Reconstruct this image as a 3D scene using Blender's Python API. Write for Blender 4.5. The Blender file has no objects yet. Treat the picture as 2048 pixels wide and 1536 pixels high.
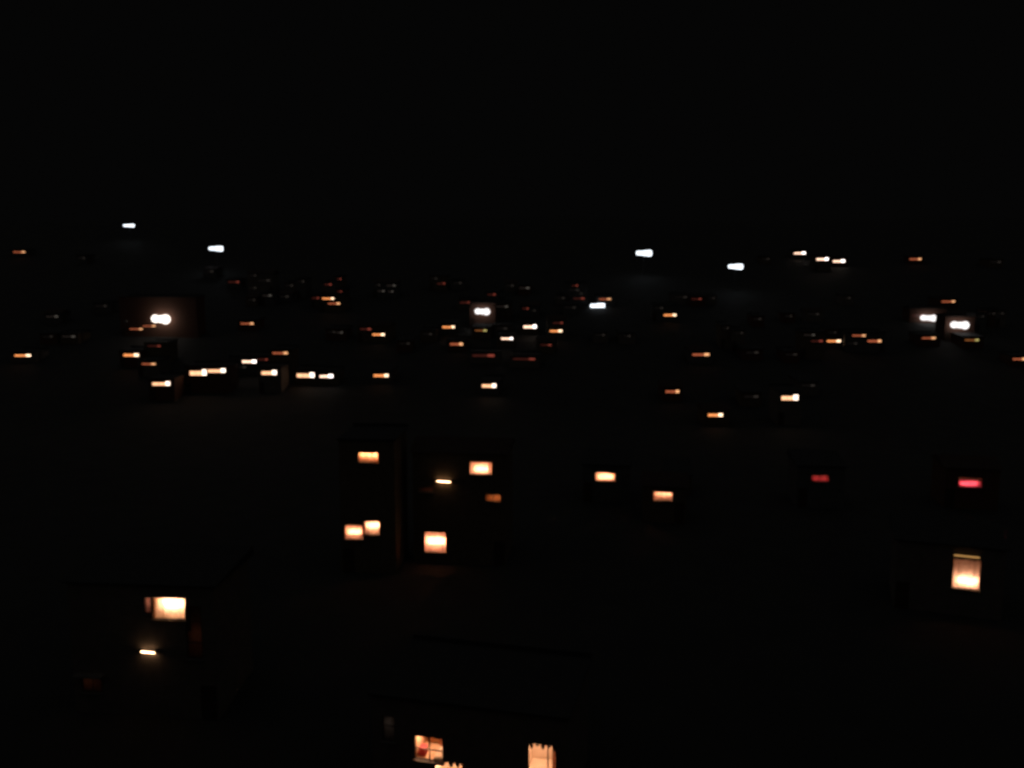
import bpy, bmesh, math, random
from mathutils import Vector

# ------------------------------------------------------------------ camera, night sky, moon, exposure
scene = bpy.context.scene
EYE = 24.0
cam_data = bpy.data.cameras.new('camera')
cam = bpy.data.objects.new('camera', cam_data)
scene.collection.objects.link(cam)
cam.location = (0, 0, EYE)
cam.rotation_euler = (math.radians(90 - 8), 0, 0)
cam_data.sensor_width = 36
cam_data.lens = 36 * 1773 / 2048
cam_data.clip_end = 6000
cam_data.dof.use_dof = True            # a phone that focused too near: everything a little soft
cam_data.dof.focus_distance = 4.0
cam_data.dof.aperture_fstop = 2.1
scene.camera = cam

world = bpy.data.worlds.new('World')
scene.world = world
world.use_nodes = True
bg = world.node_tree.nodes['Background']
bg.inputs['Color'].default_value = (1.0, 0.985, 0.97, 1)     # even, overcast night sky
bg.inputs['Strength'].default_value = 0.0015

ambient_fill_data = bpy.data.lights.new('ambient_fill', 'SUN')
ambient_fill_data.energy = 0.04
ambient_fill_data.angle = math.radians(150)
ambient_fill_data.color = (1.0, 0.99, 0.97)
ambient_fill = bpy.data.objects.new('ambient_fill', ambient_fill_data)
scene.collection.objects.link(ambient_fill)
ambient_fill.rotation_euler = (math.radians(16), math.radians(-6), 0)   # added fill lamp, high and a little behind, lifts the dark ground

scene.view_settings.view_transform = 'Standard'
scene.view_settings.look = 'None'
scene.view_settings.exposure = 0
scene.view_settings.gamma = 1
scene.render.engine = 'CYCLES'
scene.cycles.use_denoising = True
scene.cycles.use_light_tree = True
scene.cycles.max_bounces = 6
scene.cycles.diffuse_bounces = 3
scene.cycles.sample_clamp_indirect = 4
scene.cycles.caustics_reflective = False
scene.cycles.caustics_refractive = False

# terrain profile: distance from the viewpoint (m), height (m)
PROFILE = [(-40, 24), (0, 22.3), (3, 21.2), (10, 13), (18, 4), (26, -0.5), (38, -1.9), (50, -0.6), (70, 0), (100, -0.3), (130, -0.6), (150, 1.6), (165, 4.4), (180, 7.7), (205, 12.0), (228, 16.2), (265, 24.0), (300, 33), (322, 38), (345, 39), (400, 34), (600, 20), (3000, 10)]
# x, y, base z, yaw, width, depth, wall height, roof kind, wall kind, windows (x, z, w, h, glow), label, group
HOUSES = [
  (-146.21, 265.75, 24.08, 2.9, 4.75, 5.28, 2.76, 0, 1, [(0.03, 2.1, 3.47, 0.59, 'D')], 'dark house with a thin dim amber window, alone on the bare hilltop', None),
  (-123.22, 256.01, 22.17, -5.9, 2.96, 4.4, 3.0, 0, 1, [(0.14, 2.23, 1.82, 0.57, 'V')], 'tiny dark house with one barely visible grey window', 'barely lit houses'),
  (-94.09, 203.75, 11.15, 0.2, 3.93, 4.32, 3.0, 0, 1, [(-0.14, 2.28, 2.52, 0.46, 'V')], 'tiny dark house with one barely visible grey window', 'barely lit houses'),
  (-100.14, 193.25, 9.51, 1.9, 3.5, 4.96, 2.9, 2, 1, [(-0.05, 2.18, 2.57, 0.44, 'G')], 'small dark house with one faint pale grey window', 'faint grey-lit houses'),
  (-89.18, 178.0, 6.6, -3.5, 3.72, 4.92, 2.65, 0, 3, [(-0.07, 2.04, 2.7, 0.4, 'G')], 'small dark house with one faint pale grey window', 'faint grey-lit houses'),
  (-93.11, 177.5, 6.59, 0.7, 3.32, 5.48, 2.72, 1, 0, [(-0.1, 2.09, 1.99, 0.4, 'V')], 'tiny dark house with one barely visible grey window', 'barely lit houses'),
  (-73.37, 184.08, 7.35, -2.1, 16.23, 4.52, 8.94, 0, 0, [(-6.99, 3.97, 0.85, 0.42, 'V'), (-2.09, 2.94, 2.75, 0.42, 'D'), (-4.87, 2.31, 2.75, 0.42, 'D')], 'two-window orange-lit house directly behind the largest white floodlight', None),  # wall widened and raised to catch the lamp's halo
  (-67.27, 166.24, 3.73, -5.8, 4.15, 4.95, 4.72, 0, 3, [(-0.12, 4.13, 2.57, 0.38, 'R')], 'small dark house with one faint reddish window', 'faint red-lit houses'),
  (-71.23, 164.51, 3.45, -3.0, 4.13, 4.93, 3.69, 0, 0, [(0.16, 2.89, 2.96, 0.75, 'O')], 'dark house with a thick orange window below the largest floodlight', None),
  (-92.21, 166.25, 4.12, 0.3, 4.74, 4.8, 2.65, 0, 2, [(-0.08, 1.95, 3.1, 0.57, 'O')], 'isolated house with a long orange window, far from any floodlight', None),
  (-65.79, 159.26, 2.38, -5.9, 4.01, 4.3, 3.56, 0, 2, [(0.06, 2.9, 2.66, 0.46, 'D')], 'dark house with a dim orange window just uphill of the yellow-windowed house', None),
  (-58.0, 145.25, 0.23, 0.0, 4.11, 5.32, 4.24, 0, 0, [(-0.07, 3.44, 2.98, 0.75, 'A')], 'house with a long yellow-amber window, lowest under the largest floodlight', None),
  (-57.64, 151.75, 1.1, -1.5, 3.3, 5.43, 2.58, 0, 0, [(0.01, 1.92, 1.92, 0.44, 'V')], 'tiny dark house with one barely visible grey window', 'barely lit houses'),
  (-82.28, 242.75, 18.43, -4.4, 3.4, 5.21, 2.97, 2, 1, [(-0.04, 2.32, 2.24, 0.54, 'V')], 'tiny dark house with one barely visible grey window', 'barely lit houses'),
  (-72.62, 232.5, 16.0, -6.4, 3.8, 4.01, 2.88, 0, 1, [(0.03, 2.17, 2.99, 0.52, 'R')], 'small dark house with one faint reddish window', 'faint red-lit houses'),
  (-64.07, 226.96, 14.71, -2.2, 6.64, 5.37, 5.89, 2, 2, [(-1.91, 5.24, 1.8, 0.5, 'V'), (0.99, 3.98, 3.09, 0.51, 'V'), (-2.04, 2.08, 1.8, 0.51, 'V')], 'dark stepped house with three barely visible grey windows', None),
  (-59.21, 215.0, 12.47, -0.8, 3.17, 5.03, 3.6, 0, 1, [(0.04, 2.89, 2.18, 0.48, 'G')], 'small dark house with one faint pale grey window', 'faint grey-lit houses'),
  (-55.81, 218.24, 12.99, -7.5, 3.42, 4.43, 2.6, 2, 1, [(-0.1, 2.0, 2.3, 0.49, 'V')], 'tiny dark house with one barely visible grey window', 'barely lit houses'),
  (-62.69, 213.76, 12.27, -6.1, 2.72, 4.4, 2.68, 2, 3, [(0.1, 2.07, 1.75, 0.48, 'V')], 'tiny dark house with one barely visible grey window', 'barely lit houses'),
  (-56.92, 228.5, 14.99, 2.2, 2.82, 4.97, 3.11, 0, 2, [(-0.11, 2.39, 1.78, 0.51, 'V')], 'tiny dark house with one barely visible grey window', 'barely lit houses'),
  (-52.71, 222.75, 13.83, -3.8, 2.64, 4.43, 5.39, 0, 1, [(0.03, 4.71, 1.53, 0.5, 'V')], 'tiny dark house with one barely visible grey window', 'barely lit houses'),
  (-45.46, 234.01, 16.05, -3.1, 2.1, 4.6, 3.52, 0, 3, [(0.1, 2.86, 1.19, 0.52, 'R')], 'small dark house with one faint reddish window', 'faint red-lit houses'),
  (-45.8, 222.25, 13.76, -1.7, 3.46, 4.33, 4.67, 0, 2, [(-0.06, 4.05, 1.76, 0.5, 'R')], 'small dark house with one faint reddish window', 'faint red-lit houses'),
  (-41.86, 216.74, 12.8, -2.9, 2.12, 5.4, 4.07, 0, 0, [(-0.12, 3.47, 1.11, 0.48, 'R')], 'small dark house with one faint reddish window', 'faint red-lit houses'),
  (-46.91, 212.5, 12.01, 2.4, 2.51, 4.6, 3.46, 0, 3, [(-0.02, 2.86, 1.66, 0.48, 'R')], 'small dark house with one faint reddish window', 'faint red-lit houses'),
  (-42.2, 208.48, 11.38, -5.0, 5.65, 4.09, 4.27, 0, 3, [(-0.93, 3.55, 2.88, 0.58, 'O'), (0.47, 2.39, 2.87, 0.58, 'D')], 'house with a bright orange window above a dimmer offset one', None),
  (-56.89, 190.25, 8.34, -3.9, 3.93, 5.27, 2.74, 1, 0, [(0.01, 2.03, 2.86, 0.54, 'D')], 'lone house with a small dim orange window uphill of the amber row', None),
  (-36.03, 181.24, 7.03, -3.6, 4.31, 4.98, 2.89, 0, 0, [(-0.94, 2.24, 1.46, 0.41, 'V'), (0.72, 2.15, 1.25, 0.51, 'G')], 'dark house with two adjoining faint brown windows', None),
  (-41.92, 159.75, 2.53, -0.1, 4.13, 4.84, 5.34, 0, 3, [(-0.09, 4.68, 2.81, 0.55, 'D')], 'house with a dim rusty orange window uphill of the amber row', None),
  (-47.8, 160.51, 2.6, -6.1, 7.52, 5.26, 3.97, 0, 1, [(-0.12, 2.98, 2.74, 0.73, 'P'), (2.45, 3.38, 1.89, 0.46, 'R'), (-2.06, 1.95, 2.66, 0.46, 'V')], 'house with a bright pinkish white window beside a faint red one', None),
  (-51.95, 150.0, 0.86, -0.0, 7.49, 4.85, 5.13, 0, 0, [(-1.61, 4.04, 2.9, 1.12, 'A'), (1.57, 4.38, 3.07, 0.77, 'A')], 'wide house with two adjoining thick glowing amber windows', None),
  (-41.31, 149.75, 0.89, -1.9, 3.95, 4.94, 4.93, 0, 2, [(-0.07, 4.04, 2.66, 0.86, 'A')], 'single amber-windowed house standing between the two bright pairs of windows', None),
  (-35.99, 153.99, 1.6, -6.2, 4.68, 4.47, 3.21, 0, 3, [(-0.09, 2.35, 3.43, 0.97, 'A')], 'house with a very long thick amber window beside a paler window', None),
  (-32.49, 153.75, 1.59, -1.0, 4.17, 4.86, 3.03, 0, 3, [(-0.13, 2.21, 2.63, 0.79, 'P')], 'house with a pale peach window beside the very long amber one', None),
  (-31.79, 223.0, 14.03, -2.0, 6.26, 4.55, 4.27, 2, 1, [(-1.86, 3.63, 1.26, 0.5, 'V'), (1.53, 3.51, 2.26, 0.5, 'G'), (-1.01, 2.14, 1.76, 0.5, 'G'), (1.38, 2.02, 1.26, 0.5, 'G')], 'far house with four faint grey windows on two floors', None),
  (-19.0, 229.74, 15.59, -2.9, 4.59, 4.65, 4.23, 1, 3, [(-1.08, 3.54, 1.55, 0.51, 'V'), (0.72, 2.26, 2.07, 0.51, 'R')], 'far house with a faint red window under a grey one', None),
  (-13.95, 229.75, 15.7, 2.3, 3.66, 5.24, 2.93, 0, 1, [(-0.09, 2.28, 2.06, 0.51, 'V')], 'tiny dark house with one barely visible grey window', 'barely lit houses'),
  (-28.12, 178.97, 6.79, -8.4, 6.58, 5.28, 3.93, 2, 3, [(-1.54, 3.26, 2.31, 0.51, 'R'), (1.15, 2.18, 2.61, 0.61, 'O')], 'house with a small orange window and a faint red one uphill of it', None),
  (-21.02, 172.25, 5.53, -1.8, 2.98, 4.01, 2.82, 1, 0, [(0.06, 2.24, 1.96, 0.39, 'V')], 'tiny dark house with one barely visible grey window', 'barely lit houses'),
  (-16.83, 178.25, 6.92, 0.2, 3.18, 5.15, 2.87, 0, 3, [(-0.19, 2.2, 1.81, 0.4, 'V')], 'tiny dark house with one barely visible grey window', 'barely lit houses'),
  (-13.13, 183.5, 7.97, 1.8, 4.02, 4.16, 2.9, 1, 1, [(-0.03, 2.17, 2.58, 0.62, 'O')], 'house with a crisp orange window with a white right end', None),
  (-10.63, 171.74, 5.69, -3.2, 3.86, 5.13, 2.73, 0, 0, [(-0.16, 2.02, 2.54, 0.68, 'D')], 'house with a dull uniform orange window below the crisp orange one', None),
  (-10.5, 207.24, 11.88, -3.1, 4.34, 4.23, 2.91, 0, 2, [(-0.22, 2.18, 2.81, 0.58, 'R')], 'small dark house with one faint reddish window', 'faint red-lit houses'),
  (-6.28, 189.0, 9.06, 0.0, 5.51, 5.19, 5.76, 0, 0, [], 'brick house added to catch the halo, right behind the haloed white floodlight', None),  # blank wall added as a screen for the lamp's halo
  (-4.88, 215.74, 13.48, -6.0, 3.3, 4.62, 2.72, 1, 1, [(-0.09, 2.1, 1.95, 0.48, 'R')], 'small dark house with one faint reddish window', 'faint red-lit houses'),
  (-2.22, 195.5, 10.24, -4.1, 3.99, 4.42, 4.21, 0, 3, [(0.02, 3.5, 2.65, 0.44, 'G')], 'small dark house with one faint pale grey window', 'faint grey-lit houses'),
  (-0.3, 225.25, 15.24, 1.0, 2.97, 4.43, 2.97, 2, 2, [(-0.2, 2.23, 1.77, 0.5, 'V')], 'tiny dark house with one barely visible grey window', 'barely lit houses'),
  (3.1, 222.0, 14.75, -2.1, 3.32, 5.23, 2.92, 1, 0, [(0.01, 2.2, 2.49, 0.5, 'G')], 'small dark house with one faint pale grey window', 'faint grey-lit houses'),
  (-6.26, 179.99, 7.6, -7.4, 3.98, 4.17, 2.68, 1, 3, [(-0.05, 2.09, 2.47, 0.41, 'Y')], 'dark house with a thin yellowish green window under the haloed floodlight', None),
  (-1.18, 173.26, 6.28, -2.8, 3.47, 5.11, 3.06, 0, 3, [(0.2, 2.37, 2.35, 0.59, 'P')], 'house with a thin pinkish white window beside the yellow-green lit house', None),
  (3.57, 182.01, 8.18, -3.3, 3.8, 4.87, 3.04, 0, 3, [(0.12, 2.17, 2.67, 0.93, 'P')], 'house with a thick warm white window, brightest on the mid slope', None),
  (-2.0, 181.75, 8.01, -4.1, 3.69, 4.95, 2.66, 0, 2, [(-0.05, 1.95, 2.06, 0.41, 'V')], 'tiny dark house with one barely visible grey window', 'barely lit houses'),
  (3.84, 198.0, 10.81, -7.8, 4.3, 4.79, 3.06, 2, 1, [(-0.83, 2.35, 1.35, 0.45, 'R'), (0.85, 1.91, 1.12, 0.44, 'V')], 'far house with a faint red window beside a grey one', None),
  (6.39, 169.27, 5.51, -8.9, 3.3, 4.98, 2.88, 2, 3, [(0.13, 2.25, 2.12, 0.38, 'R')], 'small dark house with one faint reddish window', 'faint red-lit houses'),
  (9.04, 178.25, 7.56, -0.0, 3.83, 4.59, 4.43, 2, 2, [(0.21, 3.78, 2.01, 0.4, 'R'), (-0.18, 2.17, 2.52, 0.6, 'O')], 'house with an orange window under a faint red upper window', None),
  (-22.9, 154.25, 1.88, -2.4, 3.66, 5.06, 2.75, 1, 2, [(-0.09, 1.95, 2.65, 0.71, 'O')], 'lone house with an orange window at the foot of the slope', None),
  (-3.84, 145.75, 1.06, -8.5, 3.22, 5.26, 2.94, 0, 1, [(0.02, 2.2, 2.44, 0.75, 'A')], 'house with a thick flat amber window at the foot of the slope', None),
  (-5.16, 164.48, 4.29, -5.7, 5.51, 4.06, 2.66, 0, 2, [(-0.16, 1.96, 4.14, 0.66, 'R')], 'long low house with a faint wide red ribbon window', 'red ribbon houses'),
  (2.21, 161.5, 3.82, -8.4, 5.61, 4.58, 2.72, 0, 2, [(-0.02, 2.11, 4.07, 0.46, 'R')], 'long low house with a faint wide red ribbon window', 'red ribbon houses'),
  (15.22, 209.5, 12.87, -0.9, 5.14, 4.96, 5.68, 0, 1, [(-0.41, 5.06, 1.41, 0.47, 'R'), (-0.64, 4.01, 2.35, 0.47, 'V'), (0.66, 3.19, 1.41, 0.47, 'V'), (0.56, 2.02, 2.59, 0.47, 'R')], 'tall far house with four faint red and grey windows stacked', None),
  (11.61, 210.25, 12.96, -4.8, 2.46, 4.6, 2.63, 0, 2, [(-0.03, 2.01, 1.65, 0.47, 'V')], 'tiny dark house with one barely visible grey window', 'barely lit houses'),
  (21.87, 208.25, 12.75, -1.6, 4.22, 4.74, 2.77, 0, 1, [(-0.1, 2.07, 2.8, 0.47, 'D')], 'house with a dim orange window just behind a white floodlight', None),
  (13.14, 199.5, 11.21, -2.1, 3.48, 4.86, 2.75, 1, 1, [(-0.11, 2.1, 2.47, 0.45, 'V')], 'tiny dark house with one barely visible grey window', 'barely lit houses'),
  (33.32, 192.22, 10.04, -5.6, 5.97, 4.33, 4.19, 0, 1, [(0.89, 2.04, 2.67, 0.65, 'O'), (-1.5, 3.54, 1.71, 0.43, 'V')], 'lone house with a small reddish orange window and a grey one above', None),
  (17.63, 175.5, 7.08, -1.6, 2.95, 4.13, 2.62, 1, 2, [(-0.17, 2.07, 1.78, 0.4, 'V')], 'tiny dark house with one barely visible grey window', 'barely lit houses'),
  (22.84, 174.75, 6.92, 0.7, 3.1, 5.04, 2.76, 1, 2, [(-0.12, 2.09, 1.39, 0.4, 'V')], 'tiny dark house with one barely visible grey window', 'barely lit houses'),
  (40.17, 210.25, 13.02, 1.7, 4.12, 5.27, 2.83, 0, 2, [(-0.13, 2.19, 2.61, 0.47, 'V')], 'tiny dark house with one barely visible grey window', 'barely lit houses'),
  (43.47, 208.25, 12.63, 0.7, 3.71, 5.42, 2.9, 0, 0, [(-0.28, 2.2, 2.35, 0.47, 'R')], 'small dark house with one faint reddish window', 'faint red-lit houses'),
  (47.11, 210.27, 12.89, -6.3, 2.44, 4.77, 2.71, 0, 2, [(0.15, 2.08, 1.16, 0.47, 'V')], 'tiny dark house with one barely visible grey window', 'barely lit houses'),
  (52.42, 188.99, 9.21, -4.8, 2.64, 5.18, 2.91, 0, 0, [(-0.11, 2.22, 1.67, 0.43, 'V')], 'tiny dark house with one barely visible grey window', 'barely lit houses'),
  (43.85, 171.25, 5.81, 0.1, 2.74, 4.26, 4.67, 0, 2, [(0.08, 4.09, 1.55, 0.39, 'V')], 'tiny dark house with one barely visible grey window', 'barely lit houses'),
  (41.53, 172.26, 6.1, -4.0, 1.98, 5.07, 5.29, 0, 3, [(0.09, 4.69, 0.96, 0.39, 'V')], 'tiny dark house with one barely visible grey window', 'barely lit houses'),
  (35.06, 163.5, 4.26, -0.1, 4.22, 5.13, 3.03, 2, 1, [(-0.02, 2.28, 3.15, 0.65, 'D')], 'house with a long sloping dull orange window', None),
  (25.94, 142.0, 0.68, -1.0, 3.14, 4.84, 2.95, 2, 0, [(0.05, 2.14, 2.26, 0.65, 'D')], 'house with a dim brown-orange window on the dark flat ground', None),
  (29.9, 127.75, -0.63, -0.8, 3.8, 4.59, 2.8, 2, 3, [(-0.14, 2.1, 2.19, 0.67, 'O')], 'house with a bright thin orange window, nearest of the valley floor houses', None),
  (45.39, 166.25, 4.62, 0.4, 3.88, 4.32, 2.66, 1, 0, [(-0.07, 2.01, 2.27, 0.47, 'V')], 'tiny dark house with one barely visible grey window', 'barely lit houses'),
  (38.14, 139.76, 0.14, -5.5, 3.33, 5.37, 2.92, 1, 3, [(0.06, 2.2, 2.19, 0.48, 'V')], 'valley floor house with one barely visible grey window', 'barely lit valley houses'),
  (86.18, 267.74, 23.63, -5.0, 4.7, 4.78, 3.12, 0, 2, [(-0.13, 2.27, 3.35, 0.89, 'P')], 'hilltop house with a pinkish white window, highest of the hilltop three', None),
  (87.08, 250.74, 20.02, -3.1, 4.53, 4.32, 5.04, 0, 3, [(-0.12, 4.09, 3.3, 0.97, 'P')], 'hilltop house with a pinkish white window, middle of the hilltop three', None),
  (94.04, 256.99, 21.35, -4.4, 4.92, 4.31, 3.16, 0, 0, [(-0.14, 2.2, 3.36, 1.0, 'P')], 'hilltop house with a pinkish white window, lowest of the hilltop three', None),
  (116.73, 258.73, 22.13, -8.2, 4.32, 4.33, 2.74, 1, 0, [(-0.11, 1.99, 3.29, 0.72, 'D')], 'hilltop house with one thin reddish orange window', None),
  (136.55, 252.25, 21.17, 2.5, 4.03, 5.08, 2.85, 0, 3, [(-0.11, 2.11, 2.89, 0.56, 'V')], 'tiny dark house with one barely visible grey window', 'barely lit houses'),
  (41.01, 129.25, -0.82, -3.5, 3.45, 5.39, 5.57, 0, 2, [(0.0, 4.64, 2.47, 0.9, 'A')], 'valley house with a thick peach-white window, standing alone', None),
  (102.44, 208.51, 11.94, 2.9, 4.41, 5.32, 2.93, 0, 0, [(-0.11, 2.29, 3.25, 0.58, 'D')], 'house with a thin pale orange window uphill of the paired floodlights', None),
  (91.73, 195.67, 9.65, -2.0, 7.96, 4.1, 3.64, 0, 0, [(-2.18, 2.1, 2.61, 0.55, 'R')], 'dark house with a faint red window behind the smaller paired floodlight', None),  # wall extended to catch the halo of the lamp in front
  (91.26, 180.5, 6.9, 0.0, 6.0, 4.24, 5.6, 0, 0, [], 'brick house added to catch the halo, right behind the larger paired floodlight', None),  # blank wall added behind the lamp to show its halo
  (98.6, 186.5, 8.02, -6.1, 2.22, 4.77, 4.7, 0, 1, [(-0.02, 4.1, 1.2, 0.42, 'V')], 'tiny dark house with one barely visible grey window', 'barely lit houses'),
  (103.62, 191.75, 8.98, -5.2, 2.45, 4.79, 4.08, 0, 0, [(-0.04, 3.44, 1.45, 0.43, 'V')], 'tiny dark house with one barely visible grey window', 'barely lit houses'),
  (105.49, 191.5, 8.95, -7.6, 2.27, 4.51, 4.21, 0, 2, [(-0.0, 3.5, 1.01, 0.43, 'V')], 'tiny dark house with one barely visible grey window', 'barely lit houses'),
  (83.44, 176.75, 6.15, -1.0, 4.41, 4.33, 2.93, 0, 0, [(-0.09, 2.29, 2.78, 0.5, 'D')], 'house with a thin dim orange window below the smaller paired floodlight', None),
  (91.71, 175.75, 5.85, -0.7, 4.13, 4.86, 2.93, 1, 0, [(-0.25, 2.28, 2.77, 0.5, 'Y')], 'house with a thin yellowish window below the larger paired floodlight', None),
  (57.08, 167.5, 4.54, -3.2, 4.37, 4.36, 5.89, 0, 3, [(-0.74, 5.29, 2.05, 0.38, 'G'), (0.71, 4.15, 2.23, 0.47, 'R')], 'house with a faint grey window over a faint red window', None),
  (63.52, 174.25, 5.97, -2.0, 3.89, 4.7, 2.8, 0, 2, [(-0.04, 2.1, 2.73, 0.59, 'O')], 'house with a pinkish orange window beside two dimmer neighbours', None),
  (68.82, 172.44, 5.28, -6.4, 7.61, 4.37, 4.66, 0, 1, [(-1.14, 4.02, 2.54, 0.49, 'D'), (1.83, 2.98, 2.62, 0.68, 'D'), (-2.28, 2.45, 1.89, 0.39, 'V')], 'stepped house with two dim orange windows and a faint grey one', None),
  (64.02, 177.01, 6.61, -4.3, 2.69, 4.07, 3.58, 0, 3, [(0.08, 2.91, 1.56, 0.4, 'V')], 'tiny dark house with one barely visible grey window', 'barely lit houses'),
  (66.28, 195.0, 9.87, -5.3, 4.0, 4.11, 2.83, 2, 2, [(-0.04, 2.25, 2.35, 0.44, 'V')], 'tiny dark house with one barely visible grey window', 'barely lit houses'),
  (60.36, 193.49, 9.77, -6.0, 2.8, 4.96, 2.65, 1, 0, [(-0.07, 2.01, 1.49, 0.44, 'V')], 'tiny dark house with one barely visible grey window', 'barely lit houses'),
  (52.39, 165.25, 4.24, 2.0, 2.92, 4.36, 2.77, 0, 0, [(-0.02, 2.12, 2.09, 0.38, 'V')], 'tiny dark house with one barely visible grey window', 'barely lit houses'),
  (49.64, 147.0, 0.87, -1.9, 3.25, 5.33, 2.88, 1, 2, [(0.03, 2.22, 2.15, 0.42, 'V')], 'valley floor house with one barely visible grey window', 'barely lit valley houses'),
  (95.78, 166.0, 3.54, 0.0, 3.72, 4.03, 2.52, 0, 0, [(-0.1, 1.88, 2.64, 0.57, 'D')], 'house with a pinkish orange window at the end of the slope', None),
  (73.84, 260.5, 22.09, -1.9, 2.74, 4.72, 2.7, 0, 3, [(0.07, 2.02, 1.73, 0.58, 'V')], 'tiny dark house with one barely visible grey window', 'barely lit houses'),
  (79.89, 212.0, 12.62, -5.7, 2.68, 4.17, 2.9, 1, 2, [(0.04, 2.27, 1.38, 0.47, 'V')], 'tiny dark house with one barely visible grey window', 'barely lit houses'),
  (17.03, 88.72, -0.47, -8.0, 2.74, 5.27, 2.59, 1, 3, [(-0.2, 2.0, 1.41, 0.32, 'V')], 'dark house with a barely visible brown window uphill of the arched orange window', None),
]
# x, y, ground z (wall yaw for the wall bars), lamp z, bank width, bank height, kind (0 mast, else on a wall), label
MASTS = [
  (-120.76, 283.75, 29.32, 34.59, 3.47, 0.95, 0, 'small white lamp mast highest on the hillside'),
  (-72.34, 184.06, -2.1, 11.84, 3.74, 1.97, 1, 'largest white floodlight bar, with a wide orange halo on the wall behind'),
  (-83.18, 252.0, 20.76, 27.04, 3.93, 1.41, 0, 'white floodlight mast on the hillside below the highest small lamp'),
  (-6.25, 189.0, 0.0, 13.08, 3.19, 1.49, 2, 'white floodlight bar with a brownish halo on a brick wall'),
  (19.89, 206.75, 12.93, 13.27, 3.4, 1.41, 0, 'white floodlight mast beside a dim orange window on the mid slope'),
  (35.94, 244.0, 19.43, 25.73, 4.22, 1.63, 0, 'white floodlight mast on the ridge, higher of the ridge pair'),
  (56.8, 227.25, 15.96, 22.22, 3.68, 1.4, 0, 'white floodlight mast on the ridge, lower of the ridge pair'),
  (91.5, 195.66, -2.0, 11.28, 3.64, 1.43, 2, 'smaller of two neighbouring white floodlight bars on house walls'),
  (90.7, 180.5, 0.0, 10.85, 3.77, 1.63, 2, 'larger of two neighbouring white floodlight bars on house walls'),
]
# x, y, base z, yaw, width, wall height, openings (x, z, w, h)
NEAR = {
  'A': (-20.18, 46.04, -1.57, -5, 8.25, 8.18, {'win': (1.57, 6.81, 1.95, 1.28), 'side': (0.38, 6.94, 0.4, 0.94), 'tall_glow': (2.92, 5.5, 0.9, 3.03), 'tube': (0.33, 4.32, 0.94, 0.23), 'dim_patch': (-3.1, 2.18, 1.22, 0.8)}),
  'B': (-11.07, 66.01, -0.47, -4, 4.27, 10.91, {'win': (0.14, 9.53, 1.58, 0.82), 'a': (0.28, 3.99, 1.29, 1.15), 'b': (-1.135, 3.62, 1.52, 1.2)}),
  'C': (-4.16, 68.01, -0.44, -6, 7.43, 9.47, {'sq': (1.73, 8.24, 1.86, 1.08), 'tube': (-1.2, 7.12, 1.28, 0.28), 'dim': (-2.69, 6.39, 1.21, 0.37), 'dimo': (2.69, 5.85, 1.27, 0.61), 'big': (-1.97, 2.09, 1.82, 1.73)}),
  'D': (9.36, 85.98, -0.47, -9, 4.7, 4.27, {'win': (-0.09, 3.05, 2.03, 0.92)}),
  'E': (13.94, 78.98, -0.4, -11, 3.92, 3.88, {'win': (-0.1, 2.87, 1.81, 0.89)}),
  'F': (30.02, 83.98, -0.49, -8, 4.44, 4.65, {'win': (-0.06, 3.44, 1.72, 0.78)}),
  'G': (44.71, 83.96, -0.62, -12, 4.91, 4.58, {'win': (-0.16, 3.14, 2.2, 1.0)}),
  'H': (29.94, 58.36, -0.67, -20, 6.76, 5.42, {'win': (1.08, 3.4, 1.76, 2.15), 'eave': (1.0, 4.72, 1.76, 0.28)}),
  'I': (-2.07, 38.03, -2.29, -14, 9.36, 6.12, {'l': (-1.87, 3.73, 1.4, 1.2), 'r': (3.52, 4.04, 1.33, 1.4), 'm': (-0.84, 2.68, 1.56, 1.1), 's': (-3.84, 4.46, 0.63, 1.26)}),
}

# ------------------------------------------------------------------ helpers
COL = scene.collection
rnd = random.Random(11)

def s2l(c):
    return tuple(((v / 255 + .055) / 1.055) ** 2.4 if v > 10 else v / 255 / 12.92 for v in c)

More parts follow.
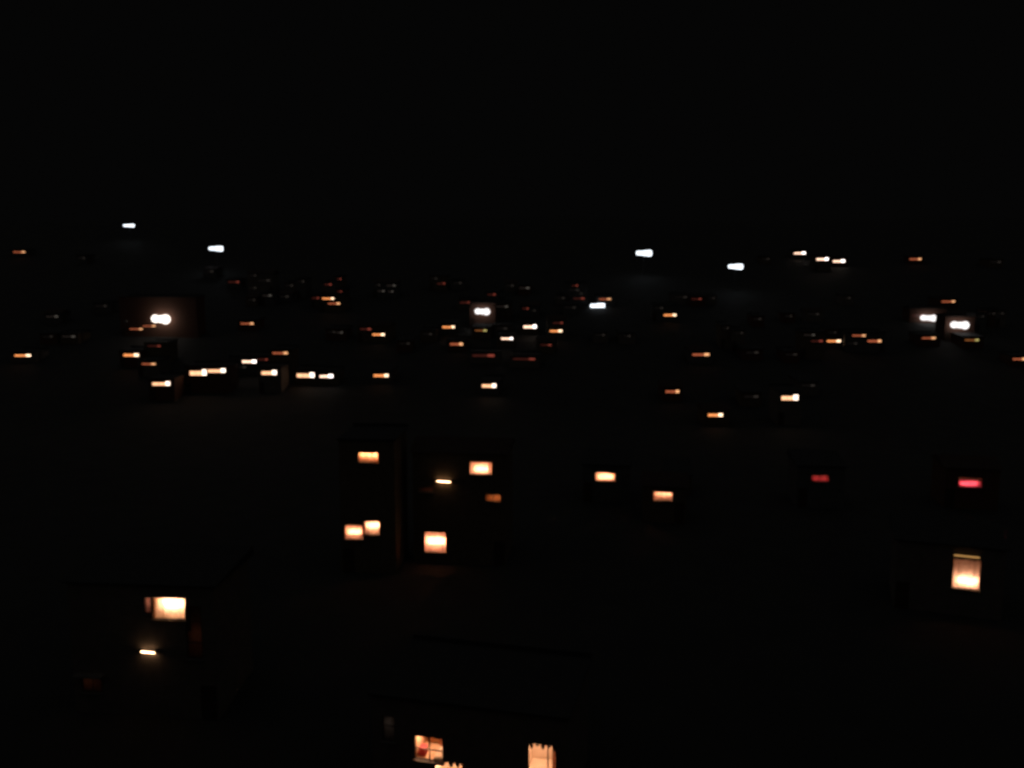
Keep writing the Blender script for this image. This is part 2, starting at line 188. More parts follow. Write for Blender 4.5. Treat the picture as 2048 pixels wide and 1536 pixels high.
class MB:
    """collects quads; build() links them as one mesh object"""
    def __init__(self):
        self.v = []; self.f = []
    def poly(self, *pts):
        n = len(self.v); self.v += [tuple(p) for p in pts]; self.f.append(tuple(range(n, n + len(pts))))
    def box(self, x0, x1, y0, y1, z0, z1):
        n = len(self.v)
        self.v += [(x, y, z) for z in (z0, z1) for y in (y0, y1) for x in (x0, x1)]
        self.f += [tuple(n + i for i in q) for q in ((0, 2, 3, 1), (4, 5, 7, 6), (0, 1, 5, 4), (2, 6, 7, 3), (0, 4, 6, 2), (1, 3, 7, 5))]
    def tube(self, a, b, r0, r1=None, n=10):
        a, b = Vector(a), Vector(b); r1 = r0 if r1 is None else r1
        d = (b - a).normalized(); u = d.orthogonal().normalized(); w = d.cross(u)
        k = len(self.v)
        for p, r in ((a, r0), (b, r1)):
            for i in range(n):
                t = 2 * math.pi * i / n
                self.v.append(tuple(p + u * (r * math.cos(t)) + w * (r * math.sin(t))))
        for i in range(n):
            self.f.append((k + i, k + (i + 1) % n, k + n + (i + 1) % n, k + n + i))
        self.f.append(tuple(k + i for i in reversed(range(n)))); self.f.append(tuple(k + n + i for i in range(n)))
    def ball(self, c, r, nu=10, nv=6):
        k = len(self.v); c = Vector(c)
        self.v.append(tuple(c + Vector((0, 0, r))))
        for j in range(1, nv):
            for i in range(nu):
                t, p = math.pi * j / nv, 2 * math.pi * i / nu
                self.v.append(tuple(c + Vector((r * math.sin(t) * math.cos(p), r * math.sin(t) * math.sin(p), r * math.cos(t)))))
        self.v.append(tuple(c - Vector((0, 0, r)))); e = len(self.v) - 1
        for i in range(nu):
            self.f.append((k, k + 1 + i, k + 1 + (i + 1) % nu))
            self.f.append((e, e - nu + (i + 1) % nu, e - nu + i))
        for j in range(nv - 2):
            for i in range(nu):
                q = k + 1 + j * nu
                self.f.append((q + i, q + nu + i, q + nu + (i + 1) % nu, q + (i + 1) % nu))
    def build(self, name, mat, parent=None, smooth=False, bevel=0):
        m = bpy.data.meshes.new(name); m.from_pydata(self.v, [], self.f); m.update()
        if bevel:
            bm = bmesh.new(); bm.from_mesh(m)
            bmesh.ops.bevel(bm, geom=bm.edges[:], offset=bevel, segments=1, affect='EDGES')
            bm.to_mesh(m); bm.free()
        if smooth:
            m.polygons.foreach_set('use_smooth', [True] * len(m.polygons))
        m.materials.append(mat)
        o = bpy.data.objects.new(name, m); COL.objects.link(o)
        if parent is not None: o.parent = parent
        return o

def empty(name, loc, yaw, label, cat, group=None):
    o = bpy.data.objects.new(name, None); COL.objects.link(o)
    o.location = loc; o.rotation_euler = (0, 0, math.radians(yaw))
    o['label'] = label; o['category'] = cat
    if group: o['group'] = group
    return o

# ------------------------------------------------------------------ materials
def surf(name, c1, c2, scale=3.0, rough=.85, bump=.15, detail=6, wave=None):
    m = bpy.data.materials.new(name); m.use_nodes = True
    nt = m.node_tree; b = nt.nodes['Principled BSDF']; b.inputs['Roughness'].default_value = rough
    tc = nt.nodes.new('ShaderNodeTexCoord')
    nz = nt.nodes.new('ShaderNodeTexNoise'); nz.inputs['Scale'].default_value = scale; nz.inputs['Detail'].default_value = detail
    nt.links.new(tc.outputs['Object'], nz.inputs['Vector'])
    rp = nt.nodes.new('ShaderNodeValToRGB')
    rp.color_ramp.elements[0].position = .3; rp.color_ramp.elements[1].position = .7
    rp.color_ramp.elements[0].color = (*c1, 1); rp.color_ramp.elements[1].color = (*c2, 1)
    nt.links.new(nz.outputs['Fac'], rp.inputs['Fac']); nt.links.new(rp.outputs['Color'], b.inputs['Base Color'])
    bp = nt.nodes.new('ShaderNodeBump'); bp.inputs['Strength'].default_value = bump; bp.inputs['Distance'].default_value = .05
    src = nz.outputs['Fac']
    if wave:
        wv = nt.nodes.new('ShaderNodeTexWave'); wv.inputs['Scale'].default_value = wave
        nt.links.new(tc.outputs['Object'], wv.inputs['Vector']); src = wv.outputs['Fac']
    nt.links.new(src, bp.inputs['Height']); nt.links.new(bp.outputs['Normal'], b.inputs['Normal'])
    return m

def glow(name, rgb, gain=1.0, folds=.0):
    """a curtained pane or a lamp lens that gives off light; folds = cloth folds shaded into the emission, no cloth modelled"""
    m = bpy.data.materials.new(name); m.use_nodes = True
    nt = m.node_tree; b = nt.nodes['Principled BSDF']
    b.inputs['Base Color'].default_value = (.05, .045, .04, 1); b.inputs['Roughness'].default_value = .3
    c = s2l(rgb)
    b.inputs['Emission Color'].default_value = (*c, 1); b.inputs['Emission Strength'].default_value = gain
    if folds:
        tc = nt.nodes.new('ShaderNodeTexCoord'); wv = nt.nodes.new('ShaderNodeTexWave')
        wv.inputs['Scale'].default_value = 1.7; wv.inputs['Distortion'].default_value = 4.0
        mr = nt.nodes.new('ShaderNodeMapRange'); mr.inputs['To Min'].default_value = gain * (1 - folds); mr.inputs['To Max'].default_value = gain * (1 + folds * .6)
        nt.links.new(tc.outputs['Object'], wv.inputs['Vector']); nt.links.new(wv.outputs['Fac'], mr.inputs['Value'])
        nt.links.new(mr.outputs['Result'], b.inputs['Emission Strength'])
    return m

def glass(name):
    m = bpy.data.materials.new(name); m.use_nodes = True; nt = m.node_tree
    out = nt.nodes['Material Output']; nt.nodes.remove(nt.nodes['Principled BSDF'])
    t = nt.nodes.new('ShaderNodeBsdfTransparent'); g = nt.nodes.new('ShaderNodeBsdfGlossy'); x = nt.nodes.new('ShaderNodeMixShader')
    g.inputs['Roughness'].default_value = .05; x.inputs[0].default_value = .06
    t.inputs['Color'].default_value = (.96, .96, .95, 1)
    nt.links.new(t.outputs[0], x.inputs[1]); nt.links.new(g.outputs[0], x.inputs[2]); nt.links.new(x.outputs[0], out.inputs['Surface'])
    return m

def cloth(name, col, trans=.7):
    m = bpy.data.materials.new(name); m.use_nodes = True; nt = m.node_tree
    out = nt.nodes['Material Output']; nt.nodes.remove(nt.nodes['Principled BSDF'])
    t = nt.nodes.new('ShaderNodeBsdfTranslucent'); d = nt.nodes.new('ShaderNodeBsdfDiffuse'); x = nt.nodes.new('ShaderNodeMixShader')
    tc = nt.nodes.new('ShaderNodeTexCoord'); nz = nt.nodes.new('ShaderNodeTexNoise'); nz.inputs['Scale'].default_value = 4
    rp = nt.nodes.new('ShaderNodeValToRGB'); rp.color_ramp.elements[0].position = .25; rp.color_ramp.elements[1].position = .75
    rp.color_ramp.elements[0].color = (*[c * .75 for c in col], 1); rp.color_ramp.elements[1].color = (*col, 1)
    nt.links.new(tc.outputs['Object'], nz.inputs['Vector']); nt.links.new(nz.outputs['Fac'], rp.inputs['Fac'])
    nt.links.new(rp.outputs['Color'], t.inputs['Color']); nt.links.new(rp.outputs['Color'], d.inputs['Color'])
    x.inputs[0].default_value = trans
    nt.links.new(d.outputs[0], x.inputs[1]); nt.links.new(t.outputs[0], x.inputs[2]); nt.links.new(x.outputs[0], out.inputs['Surface'])
    return m

M = {
    'ground': surf('ground', (.040, .041, .038), (.056, .055, .052), scale=.35, bump=.4, detail=9),
    'w0': surf('brick_wall', (.12, .055, .035), (.19, .09, .06), scale=5),
    'w1': surf('concrete_wall', (.11, .105, .10), (.18, .17, .16), scale=2),
    'w2': surf('plaster_wall', (.17, .145, .12), (.24, .20, .17), scale=1.5),
    'w3': surf('ochre_wall', (.15, .11, .07), (.20, .15, .10), scale=2),
    'r0': surf('roof_slab', (.042, .041, .040), (.055, .053, .05), scale=2),
    'r1': surf('roof_sheet', (.042, .042, .042), (.056, .055, .054), scale=3, wave=6),
    'r2': surf('roof_tile', (.06, .04, .032), (.085, .052, .04), scale=6, wave=4),
    'frame': surf('painted_wood', (.06, .045, .035), (.10, .08, .06), scale=9, rough=.6),
    'sill': surf('sill_stone', (.15, .14, .13), (.22, .21, .19), scale=8),
    'door': surf('door_wood', (.05, .03, .02), (.09, .055, .035), scale=7, rough=.6),
    'metal': surf('galvanised_metal', (.10, .10, .11), (.16, .16, .17), scale=12, rough=.5),
    'taper_strip': surf('taper_strip_cloth', (.10, .07, .05), (.15, .11, .08), scale=10),
    'room': surf('room_plaster', (.60, .40, .24), (.70, .48, .30), scale=1.2, bump=.05),
    'room_dark': surf('room_dark_plaster', (.20, .12, .07), (.27, .16, .10), scale=1.2, bump=.05),
    'room_white': surf('room_white_plaster', (.72, .60, .47), (.80, .68, .54), scale=1.2, bump=.05),
    'furn': surf('furniture_wood', (.16, .06, .035), (.25, .10, .05), scale=5, rough=.5),
    'red_cloth': surf('red_upholstery', (.30, .03, .04), (.42, .05, .06), scale=8),
    'pelmet': surf('dark_pelmet_cloth', (.02, .015, .014), (.035, .028, .024), scale=14),
    'glass': glass('window_glass'),
    'curtain': cloth('cream_curtain', (.88, .54, .42)),
    'curtain_white': cloth('white_curtain', (.90, .64, .50)),
    'curtain_red': cloth('red_curtain', (.82, .11, .22)),
    'curtain_brown': cloth('brown_curtain', (.45, .25, .17)),
    'curtain_grey': cloth('grey_curtain', (.42, .37, .34)),
    'curtain_amber': cloth('amber_curtain', (.88, .46, .26)),
}
# glow of the lit panes: dim panes, then a brighter one painted for the streak's right end
GLOW = {
    'A': (glow('amber_pane', (255, 190, 142), 1.7, .25), glow('amber_bright_pane', (255, 230, 208), 2.8, .2)),
    'O': (glow('orange_pane', (245, 150, 85), 1.5, .25), glow('orange_bright_pane', (255, 218, 178), 2.6, .2)),
    'P': (glow('peach_pane', (255, 210, 180), 2.2, .25), glow('peach_bright_pane', (255, 242, 232), 3.6, .2)),
    'D': (glow('dim_orange_pane', (190, 98, 64), .85, .25), glow('dim_orange_bright_pane', (240, 172, 118), 1.5, .2)),
    'R': (glow('faint_red_pane', (95, 42, 34), .42, .25), glow('faint_red_bright_pane', (175, 78, 62), .6, .2)),
    'G': (glow('faint_grey_pane', (58, 50, 46), .38, .25), glow('faint_grey_bright_pane', (122, 115, 106), .48, .2)),
    'V': (glow('barely_lit_pane', (30, 26, 24), .4, .25), glow('barely_lit_bright_pane', (64, 58, 53), .55, .2)),
    'Y': (glow('yellow_green_pane', (135, 80, 40), 1.0, .25), glow('yellow_green_bright_pane', (205, 192, 115), 1.1, .2)),
}
WHITE_LENS = glow('white_lamp_lens', (236, 246, 255), 2.1)
WALL_GLOBE = {1: glow('large_white_globe', (255, 242, 230), 2.0), 2: glow('white_globe', (252, 246, 244), 1.45)}
LIT_STREAK = glow('lit_bulb_streak', (255, 200, 150), 9.0)
BULBS = {}
def bulb_mat(g, rgb=(255, 205, 150)):
    if (g, rgb) not in BULBS: BULBS[(g, rgb)] = glow('lit_bulb', rgb, g)
    return BULBS[(g, rgb)]

# ------------------------------------------------------------------ terrain
def prof(y):
    P = PROFILE
    if y <= P[0][0]: return P[0][1]
    if y >= P[-1][0]: return P[-1][1]
    i = max(k for k in range(len(P) - 1) if P[k][0] <= y)
    def m(k): return 0 if k in (0, len(P) - 1) else (P[k + 1][1] - P[k - 1][1]) / (P[k + 1][0] - P[k - 1][0])
    h = P[i + 1][0] - P[i][0]; t = (y - P[i][0]) / h
    return (2*t**3 - 3*t*t + 1) * P[i][1] + (t**3 - 2*t*t + t) * h * m(i) + (3*t*t - 2*t**3) * P[i + 1][1] + (t**3 - t*t) * h * m(i + 1)

def terrain(x, y):
    w = min(1, max(0, (y - 60) / 60)) * min(1, max(0, (700 - y) / 200))
    return prof(y) + w * (.5 * math.sin(x * .045 + .6) + .35 * math.sin(x * .021 - y * .03))

def build_ground():
    ys = [-600, -300, -120, -60, -40] + [-36 + 4 * i for i in range(9)] + [2 * i for i in range(1, 30)] + [60 + 4 * i for i in range(86)] + [420, 460, 520, 600, 720, 900, 1200, 1700, 2300, 3000]
    xs = [-3000, -1800, -1000, -600, -400, -300] + [-240 + 6 * i for i in range(81)] + [300, 400, 600, 1000, 1800, 3000]
    v = [(x, y, terrain(x, y)) for y in ys for x in xs]
    n = len(xs)
    f = [(j * n + i, j * n + i + 1, (j + 1) * n + i + 1, (j + 1) * n + i) for j in range(len(ys) - 1) for i in range(n - 1)]
    b = MB(); b.v = v; b.f = f
    o = b.build('ground', M['ground'], smooth=True)
    o['kind'] = 'structure'; o['label'] = 'dark valley floor rising to a hillside'
build_ground()

# ------------------------------------------------------------------ house shell: walls with real openings, roof, door
def shell(root, W, dep, H, roof, wall, holes, reveal=.14, sides=True):
    """facade in the plane y = 0 (local), the house behind it; holes = (x0, x1, z0, z1)"""
    b = MB(); h = W / 2
    xs = sorted({-h, h} | {v for q in holes for v in q[:2]}); zs = sorted({0, H} | {v for q in holes for v in q[2:]})
    for i in range(len(xs) - 1):
        for j in range(len(zs) - 1):
            cx, cz = (xs[i] + xs[i + 1]) / 2, (zs[j] + zs[j + 1]) / 2
            if any(q[0] < cx < q[1] and q[2] < cz < q[3] for q in holes): continue
            b.poly((xs[i], 0, zs[j]), (xs[i + 1], 0, zs[j]), (xs[i + 1], 0, zs[j + 1]), (xs[i], 0, zs[j + 1]))
    for (x0, x1, z0, z1) in holes:
        r = reveal
        b.poly((x0, 0, z0), (x0, r, z0), (x0, r, z1), (x0, 0, z1)); b.poly((x1, 0, z0), (x1, 0, z1), (x1, r, z1), (x1, r, z0))
        b.poly((x0, 0, z0), (x1, 0, z0), (x1, r, z0), (x0, r, z0)); b.poly((x0, 0, z1), (x0, r, z1), (x1, r, z1), (x1, 0, z1))
    b.poly((-h, 0, 0), (-h, 0, H), (-h, dep, H), (-h, dep, 0)); b.poly((h, 0, 0), (h, dep, 0), (h, dep, H), (h, 0, H))
    b.poly((-h, dep, 0), (-h, dep, H), (h, dep, H), (h, dep, 0))
    b.build('wall', M['w%d' % wall], root)
    r = MB(); e = .22
    if roof == 0:      # flat slab with a low parapet
        r.box(-h - .12, h + .12, -.18, dep + .12, H - .02, H + .10)
        r.box(-h - .12, h + .12, dep, dep + .12, H + .10, H + .35)
    elif roof == 1:    # single pitch of sheet metal
        r.poly((-h - e, -e, H - .02), (h + e, -e, H - .02), (h + e, dep + e, H - .02), (-h - e, dep + e, H - .02))
        r.poly((-h - e, -e, H + .06), (-h - e, dep + e, H + .55), (h + e, dep + e, H + .55), (h + e, -e, H + .06))
        r.poly((-h - e, -e, H - .02), (-h - e, -e, H + .06), (h + e, -e, H + .06), (h + e, -e, H - .02))
        r.poly((-h - e, dep + e, H - .02), (h + e, dep + e, H - .02), (h + e, dep + e, H + .55), (-h - e, dep + e, H + .55))
        for s in (-1, 1):
            x = s * (h + e); r.poly((x, -e, H - .02), (x, dep + e, H - .02), (x, dep + e, H + .55), (x, -e, H + .06))
    else:              # tiled gable, ridge along the street
        for s in (0,):
            y0, y1, ym, zr = -e, dep + e, dep / 2, H + .75
            r.poly((-h - e, y0, H - .02), (h + e, y0, H - .02), (h + e, ym, zr), (-h - e, ym, zr))
            r.poly((-h - e, y1, H - .02), (-h - e, ym, zr), (h + e, ym, zr), (h + e, y1, H - .02))
            r.poly((-h - e, y0, H - .02), (-h - e, y1, H - .02), (h + e, y1, H - .02), (h + e, y0, H - .02))
            for q in (-1, 1):
                x = q * (h + e); r.poly((x, y0, H - .02), (x, y1, H - .02), (x, ym, zr))
    r.build('roof', M['r%d' % roof], root)

def door(root, W, holes, g):
    """a plank door where the facade has room for one, else on the side wall"""
    h = W / 2; w, t = .85, 1.95
    for x in (-h + .55, h - .55):
        if all(x + w / 2 < q[0] - .05 or x - w / 2 > q[1] + .05 or g + t < q[2] - .05 for q in holes):
            b = MB(); b.box(x - w / 2, x + w / 2, -.04, .03, g, g + t); d = b.build('door', M['door'], root)
            k = MB(); k.box(x + w / 2 - .13, x + w / 2 - .08, -.09, -.04, g + .95, g + 1.1); k.build('handle', M['metal'], d)
            return
    b = MB(); b.box(h - .03, h + .04, 1.2, 1.2 + w, g, g + t); d = b.build('door', M['door'], root)
    k = MB(); k.box(h + .04, h + .09, 1.3, 1.35, g + .95, g + 1.1); k.build('handle', M['metal'], d)

def frame(win_x, z, w, h, bars, root, y=.05, t=.045, cross=()):
    b = MB(); x0, x1, z0, z1 = win_x - w / 2, win_x + w / 2, z - h / 2, z + h / 2
    b.box(x0, x1, y, y + .06, z0, z0 + t); b.box(x0, x1, y, y + .06, z1 - t, z1)
    b.box(x0, x0 + t, y, y + .06, z0 + t, z1 - t); b.box(x1 - t, x1, y, y + .06, z0 + t, z1 - t)
    for x in bars: b.box(x - t / 2, x + t / 2, y + .002, y + .058, z0 + t, z1 - t)
    for q in cross: b.box(x0 + t, x1 - t, y + .004, y + .056, q - t / 2, q + t / 2)
    return b.build('window', M['frame'], root)

# ------------------------------------------------------------------ the houses on the slope
for (X, Y, zb, yaw, W, dep, H, roof, wall, wins, label, group) in HOUSES:
    root = empty('house', (X, Y, zb), yaw, label, 'house', group)
    wins = [(x, z, w, h * (.95 if c == 'A' else .78), c) for (x, z, w, h, c) in wins]  # wide openings draw the lights' sideways smear in their shape
    holes = [(x - w / 2, x + w / 2, z - h / 2, z + h / 2) for (x, z, w, h, c) in wins]
    shell(root, W, dep, H, roof, wall, holes)
    g = terrain(X, Y) - zb
    door(root, W, holes, max(g, 0))
    for (x, z, w, h, c) in wins:
        side, lamp = GLOW[c]  # second, brighter pane paints the streak's hot end; no lamp behind
        t = .03
        x0, x1 = x - w / 2, x + w / 2; xm = x0 + w * rnd.uniform(.66, .75); xl = x0 + (xm - x0) * .5
        win = frame(x, z, w, h, (xl, xm) if w > 1.4 else (xm,), root, t=t)
        z0, z1 = z - h / 2 + t, z + h / 2 - t
        thick = h > .6
        zt = z1 - (z1 - z0) * (.26 if thick else .16)        # a blind added over the dimmer panes so their glow tapers
        cuts = [x0 + t, xl, xm] if w > 1.4 else [x0 + t, xm]
        for a, bb in zip(cuts[:-1], cuts[1:]):
            p = MB(); p.box(a, bb - t / 2, .075, .085, z0, zt); p.build('pane', side, win)
        p = MB(); p.box(xm + t / 2, x1 - t, .075, .085, z0, z1); p.build('pane', lamp, win)
        p = MB(); p.box(x0 + t, xm - t / 2, .07, .08, zt, z1); p.build('taper_strip', M['taper_strip'], win)
        p = MB(); p.box(x0 - .05, x1 + .05, -.10, .05, z - h / 2 - .05, z - h / 2 + .003); p.build('sill', M['sill'], win)

# ------------------------------------------------------------------ floodlights: masts and wall bars for street lamps, widened to draw their smear
for (x, y, zg, z, bw, bh, kind, label) in MASTS:
    if kind == 0:
        root = empty('streetlight_mast', (x, y, zg), 0, label, 'streetlight', 'white floodlights on the hillside')
        zl = z - zg
        b = MB(); b.tube((0, .25, 0), (0, .25, zl + bh * .2), .11, .07, 12); b.build('pole', M['metal'], root)
        b = MB(); b.box(-.22, .22, .03, .47, .28, .36); b.build('base_plate', M['metal'], root)
        b = MB(); b.box(-bw * .47, bw * .47, .12, .20, zl - .06, zl + .06); b.build('crossbar', M['metal'], root)
        n = 4 if bw > 2 else 3
        hs = (.68, .72, .92, 1.0) if n == 4 else (.5, .6, 1.0)  # heads grow rightwards to draw the smear's taper
        for i in range(n):
            a = -bw / 2 + bw * i / n; c = a + bw / n; hh = bh * hs[i] / 2; off = -bh * .05 * i / n
            b = MB(); b.box(a + .02, c - .02, -.02, .12, zl - hh * .9 + off, zl + hh * .9 + off)
            head = b.build('lamp_head', M['metal'], root)
            b = MB(); k = 10                                    # bulging lens, rounded at its ends
            r0 = .62 if i == 0 else 1.0; r1 = .72 if i == n - 1 else (hs[i + 1] / hs[i] if i < n - 1 else 1)
            prof_ = [(a, r0), (a + (c - a) * .28, 1.0), (a + (c - a) * .78, 1.0), (c, min(r1, 1.15))]
            for px_, q in prof_:
                b.v += [(px_, -.02 - .30 * max(0, math.sin(math.pi * s / k)), zl + off + hh * q * math.cos(math.pi * s / k)) for s in range(k + 1)]
            for m_ in range(3):
                for s in range(k):
                    o_ = m_ * (k + 1); b.f.append((o_ + s, o_ + s + 1, o_ + k + 2 + s, o_ + k + 1 + s))
            b.f.append(tuple(range(k, -1, -1))); b.f.append(tuple(range(3 * (k + 1), 4 * (k + 1))))
            b.build('lens', WHITE_LENS, head)
    else:
        big = kind == 1
        root = empty('streetlight_bar', (x, y, z), zg, label, 'streetlight', 'white floodlights on the hillside')
        so = bh * .5 + .30
        b = MB(); b.box(-bw * .42, bw * .42, -.06, 0, -.05, .05); b.build('bracket', M['metal'], root)
        for q, k_, dz in ((-.30, .84, .03), (.0, .80, -.01), (.27, 1.0, -.03)):  # globes swollen to fill the lamp's blown-out core
            rr_ = bh * .5 * k_
            b = MB(); b.tube((q * bw, -.06, dz * bh), (q * bw, -so + rr_ * .8, dz * bh), .04, n=8); arm = b.build('arm', M['metal'], root)
            b = MB(); b.ball((0, 0, 0), 1.0, 16, 10)
            b.v = [(q * bw + vx * max(rr_, bw * .22), -so + vy * rr_ * .8, dz * bh + vz * rr_) for vx, vy, vz in b.v]
            b.build('globe', WALL_GLOBE[kind], arm, smooth=True)

# ------------------------------------------------------------------ near houses with rooms behind their windows
def lit_room(root, x, z, w, h, bulb, bulb_at=(0, .9, .5), depth=2.4, mx=.35, mz=(.7, .45), wallmat=None, curtain=None, cur_y=.30, r=.06,
             bars=(0,), cross=(), rgb=(255, 196, 160), pane=True, top=.0, spread=(0,)):
    win = frame(x, z, w, h, [x + q * w for q in bars], root, t=.05, cross=[z + q * h for q in cross])
    x0, x1, z0, z1 = x - w / 2, x + w / 2, z - h / 2, z + h / 2
    if pane:
        xs = sorted([x0 + .05] + [x + q * w for q in bars] + [x1 - .05])
        for a, b_ in zip(xs[:-1], xs[1:]):
            p = MB(); p.box(a + .01, b_ - .01, .078, .084, z0 + .05, z1 - .05); p.build('pane', M['glass'], win)
    ra, rb, rc, rd = x0 - mx, x1 + mx, z0 - mz[0], z1 + mz[1]
    b = MB(); y0, y1 = .145, .145 + depth
    b.poly((ra, y1, rc), (ra, y1, rd), (rb, y1, rd), (rb, y1, rc)); b.poly((ra, y0, rc), (ra, y1, rc), (rb, y1, rc), (rb, y0, rc))
    b.poly((ra, y0, rd), (rb, y0, rd), (rb, y1, rd), (ra, y1, rd)); b.poly((ra, y0, rc), (ra, y0, rd), (ra, y1, rd), (ra, y1, rc))
    b.poly((rb, y0, rc), (rb, y1, rc), (rb, y1, rd), (rb, y0, rd))
    for q in ((ra, x0, rc, rd), (x1, rb, rc, rd), (x0, x1, rc, z0), (x0, x1, z1, rd)):
        b.poly((q[0], y0, q[2]), (q[1], y0, q[2]), (q[1], y0, q[3]), (q[0], y0, q[3]))
    b.build('room', M[wallmat or ('room_dark' if curtain else 'room')], win)
    for q in spread:  # further bulbs in the row are added to shape the white core
        bx, by, bz = x + (bulb_at[0] + q) * w, .145 + bulb_at[1], z + bulb_at[2] * h
        b = MB(); b.ball((bx, by, bz), r); b.build('bulb', bulb_mat(bulb, rgb), win, smooth=True)
        b = MB(); b.tube((bx, by, bz + r * .7), (bx, by, rd), .012, n=6); b.build('lamp_cord', M['metal'], win)
    if curtain:
        b = MB(); n = 36; za = z1 + .12 - h * top; zbm = z0 - .1
        for i in range(n):
            u0, u1 = i / n, (i + 1) / n
            f = lambda u: cur_y + .010 * math.sin(u * 46) + .012 * math.sin(u * 19 + 1)
            b.poly((x0 - .15 + u0 * (w + .3), f(u0), zbm), (x0 - .15 + u1 * (w + .3), f(u1), zbm), (x0 - .15 + u1 * (w + .3), f(u1), za), (x0 - .15 + u0 * (w + .3), f(u0), za))
        b.build('curtain', M[curtain], win, smooth=True)
    p = MB(); p.box(x0 - .08, x1 + .08, -.14, .05, z0 - .06, z0 + .003); p.build('sill', M['sill'], win)
    return win

def scallops(win, x, z1, w, drops, y=.2):
    """a pelmet with hanging scallops across the top of a window"""
    b = MB(); n = len(drops); s = w / n
    for i, d in enumerate(drops):
        for k in range(6):
            u0, u1 = k / 6, (k + 1) / 6
            f = lambda u: .10 + d * math.sin(math.pi * u) ** .8
            a, c = x - w / 2 + s * (i + u0), x - w / 2 + s * (i + u1)
            b.poly((a, y, z1 - f(u0)), (c, y, z1 - f(u1)), (c, y, z1 + .05), (a, y, z1 + .05))
    b.build('pelmet', M['pelmet'], win)

def streak_lamp(root, x, z, w, mat, tilt=-.05, rad=.045):
    b = MB(); b.box(x - w / 2 - .05, x + w / 2 + .05, -.06, 0.0, z + .03, z + .09); l = b.build('light_batten', M['metal'], root)
    b = MB(); b.tube((x - w / 2, -.12, z - tilt * .5), (x + w / 2, -.12, z + tilt * .5), rad, n=12); b.build('tube', mat, l)  # a bulb's smeared glow built as a long tube
    for s in (-1, 1):
        b = MB(); b.box(x + s * w / 2 - .03, x + s * w / 2 + .03, -.16, 0, z - .06, z + .05); b.build('end_cap', M['metal'], l)
    return l

def ledge(root, x, z, w, d=.9, name='balcony_slab'):
    b = MB(); b.box(x - w / 2, x + w / 2, -d, -.002, z - .12, z); return b.build(name, M['sill'], root)

def hole(q): return (q[0] - q[2] / 2, q[0] + q[2] / 2, q[1] - q[3] / 2, q[1] + q[3] / 2)

def near(key, label, roof, wall, open_, dep=5.0, group=None):
    X, Y, zb, yaw, W, H, ws = NEAR[key]
    root = empty('house', (X, Y, zb), yaw, label, 'house', group)
    holes = [hole(ws[k]) for k in open_]
    shell(root, W, dep, H, roof, wall, holes)
    door(root, W, holes, max(terrain(X, Y) - zb, 0))
    return root, ws

# two storey house at the bottom of the slope with the broad white window
root, ws = near('A', 'two storey house with a broad glowing white window above a lit wall lamp', 1, 2, ('win', 'side', 'tall_glow', 'dim_patch'))
x, z, w, h = ws['win']
lit_room(root, x, z, w, h, 420, (.07, .37, .16), mx=.06, curtain='curtain_white', bars=(), spread=(-.22, 0, .2), rgb=(255, 212, 172))
x, z, w, h = ws['side']
lit_room(root, x, z, w, h, 30, (.1, .5, .25), mx=.04, curtain='curtain', bars=(), rgb=(255, 200, 180))
x, z, w, h = ws['tall_glow']  # tall window added for a dim reddish strip of light
lit_room(root, x, z, w, h, 4.5, (0, .8, -.1), mx=.05, mz=(.2, .2), curtain='curtain_brown', bars=(), cross=(-.2, .2), rgb=(255, 190, 150))
x, z, w, h = ws['tube']
streak_lamp(root, x, z, w * .86, LIT_STREAK)
x, z, w, h = ws['dim_patch']  # window added in place of a dimly lit object
lit_room(root, x, z, w, h, 2.4, (-.2, .5, .2), mx=.1, mz=(.3, .2), curtain='curtain_brown', bars=(0,), rgb=(255, 190, 130))
ledge(root, x, z + .75, w + .4, .5, 'pale_slab')  # slab added to catch light as a faint pale arc

# tall narrow house
root, ws = near('B', 'tall narrow house with a lit top window and two adjoining bright lower windows', 0, 3, ('win', 'a', 'b'))
x, z, w, h = ws['win']
lit_room(root, x, z, w, h, 170, (0, .30, .26), mx=.3, curtain='curtain_amber', bars=(), mz=(.5, .25), spread=(-.33, 0, .3))
x, z, w, h = ws['a']
lit_room(root, x, z, w, h, 210, (.05, .34, .14), mx=.004, curtain='curtain_white', bars=(), mz=(.4, .2), spread=(-.28, -.03, .22))
x, z, w, h = ws['b']
lit_room(root, x, z, w, h, 165, (0, .31, .0), mx=.004, curtain='curtain', bars=(), cross=(-.24,), mz=(.4, .2), spread=(-.28, -.03, .22))

# broad three storey house
root, ws = near('C', 'broad three storey house with a big square white window near the ground', 2, 3, ('sq', 'dim', 'dimo', 'big'))
x, z, w, h = ws['sq']
lit_room(root, x, z, w, h, 230, (.0, .32, -.1), mx=.2, curtain='curtain', bars=(.37,), mz=(.4, .2), spread=(-.24, -.02, .2))
x, z, w, h = ws['tube']
streak_lamp(root, x, z, w * .86, LIT_STREAK)
x, z, w, h = ws['dim']
lit_room(root, x, z, w, h, 6, (.25, .6, .1), mx=.1, mz=(.2, .2), curtain='curtain_brown', bars=(), rgb=(255, 190, 150))
x, z, w, h = ws['dimo']
lit_room(root, x, z, w, h, 24, (.1, .5, .0), mx=.1, mz=(.2, .2), curtain='curtain_amber', bars=(0,), rgb=(255, 180, 125), spread=(-.2, .2))
x, z, w, h = ws['big']
lit_room(root, x, z, w, h, 480, (.02, .36, .03), mx=.4, curtain='curtain', bars=(), cross=(.36,), spread=(-.26, -.02, .24))

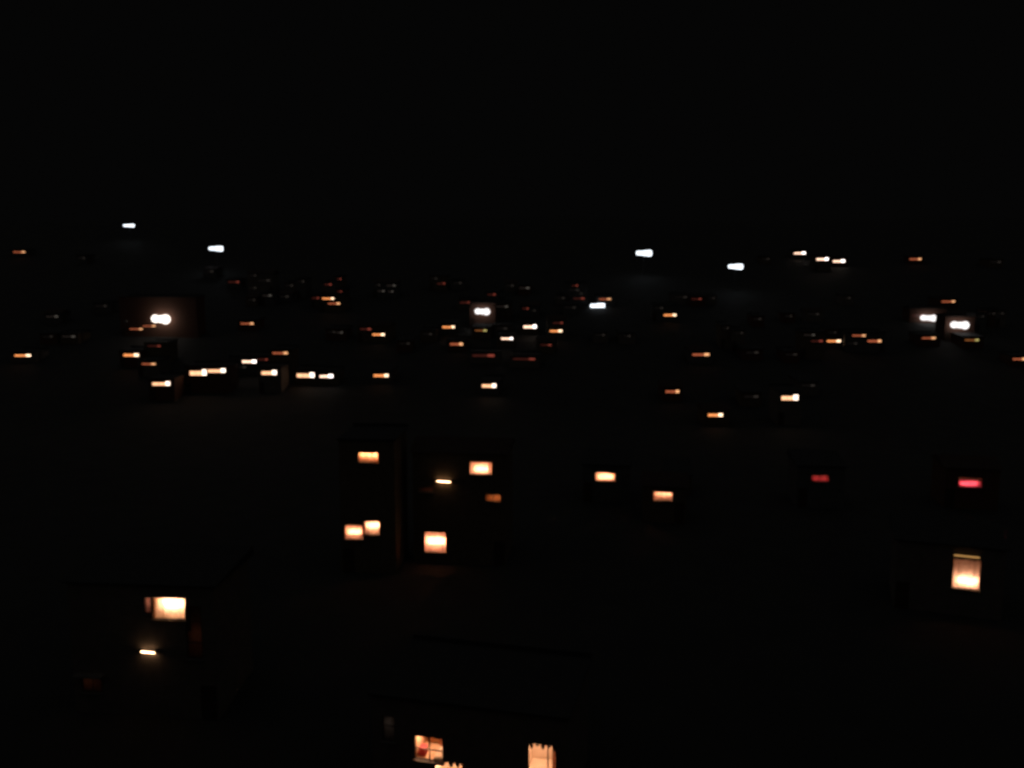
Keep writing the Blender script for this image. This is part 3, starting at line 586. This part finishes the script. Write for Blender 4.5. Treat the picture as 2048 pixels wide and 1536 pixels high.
# the two small houses with single long windows
root, ws = near('D', 'small house with a bright peach-white window with orange edges, near the broad house', 1, 1, ('win',))
x, z, w, h = ws['win']
lit_room(root, x, z, w, h, 230, (.05, .305, .0), mx=.3, curtain='curtain', bars=(), mz=(.4, .2), spread=(-.32, -.05, .2))
root, ws = near('E', 'small house with a sagging orange window, downhill of the peach-white one', 2, 3, ('win',))
x, z, w, h = ws['win']
lit_room(root, x, z, w, h, 105, (.05, .33, .25), mx=.3, curtain='curtain', bars=(), mz=(.4, .2), spread=(-.32, -.02, .27))
# the two houses with red curtains
root, ws = near('F', 'house with a dull red curtained window and an amber strip above it', 1, 1, ('win',))
x, z, w, h = ws['win']
lit_room(root, x, z, w, h, 24, (.05, .38, -.05), mx=.3, curtain='curtain_red', bars=(), cross=(.22,), mz=(.4, .3), top=.40, rgb=(255, 190, 140), spread=(-.25, .2))
root, ws = near('G', 'house with a vivid red curtained window with a pink glowing centre', 2, 0, ('win',))
x, z, w, h = ws['win']
lit_room(root, x, z, w, h, 48, (.05, .28, -.16), mx=.3, curtain='curtain_red', bars=(), cross=(.25,), mz=(.4, .3), top=.40, rgb=(255, 200, 170), spread=(-.34, -.2, -.06, .08, .22))

# house with the tall window
root, ws = near('H', 'house with a tall window glowing white below and pinkish above, amber strip for its lit eave', 1, 2, ('win',))
x, z, w, h = ws['win']
win = lit_room(root, x, z, w, h, 300, (.08, .40, -.24), mx=.4, curtain='curtain_white', bars=(), depth=2.0, rgb=(255, 205, 175), spread=(-.28, -.04, .22))
x, z, w, h = ws['eave']
streak_lamp(root, x, z, w * .9, bulb_mat(.5, (255, 190, 110)), tilt=.0, rad=.05)  # added glowing tube stands in for the lit eave

# the house below with several rooms
root, ws = near('I', 'low house with scalloped pelmets over its lit kitchen windows', 0, 2, ('l', 'r', 'm', 's'), dep=6)
x, z, w, h = ws['l']
win = lit_room(root, x, z, w, h, 760, (-.25, .8, .35), mx=.05, mz=(.1, .4), bars=(.02,), cross=(-.05,), depth=1.6)
b = MB(); b.box(x - w * .48, x - w * .25, .5, .9, z - h / 2 - .09, z - h * .28); b.build('cushion', M['red_cloth'], win)
b = MB(); b.box(x + w * .15, x + w * .54, 1.1, 1.5, z - h / 2 - .09, z - h * .02); b.build('cupboard', M['furn'], win)
b = MB(); b.box(x - w * .5, x + w * .05, 1.35, 1.7, z - h * .18, z - h * .12); b.build('shelf', M['furn'], win)
x, z, w, h = ws['r']
win = lit_room(root, x, z, w, h, 900, (-.15, .8, .3), mx=.2, mz=(.5, .4), bars=(.2,), depth=1.8, wallmat='room_white')
scallops(win, x, z + h / 2, w, (.32, .18, .30, .2, .34))
b = MB(); b.box(x + w * .22, x + w * .6, .9, 1.4, z - h / 2 - .49, z + h * .05); b.build('wardrobe', M['furn'], win)
x, z, w, h = ws['m']
win = lit_room(root, x, z, w, h, 900, (-.2, .8, .2), mx=.05, mz=(.5, .04), bars=(.25,), depth=1.8, wallmat='room_white')
scallops(win, x, z + h / 2, w, (.2, .12, .3, .22, .3))
b = MB(); b.box(x + w * .2, x + w * .5, .9, 1.3, z - h / 2 - .49, z + h * .3); b.build('wardrobe', M['furn'], win)
x, z, w, h = ws['s']  # window added in place of a faintly lit piece of wall
lit_room(root, x, z, w, h, 2.6, (-.3, .5, .1), mx=.05, mz=(.2, .2), curtain='curtain_grey', bars=(), cross=(.1,), rgb=(255, 235, 220))
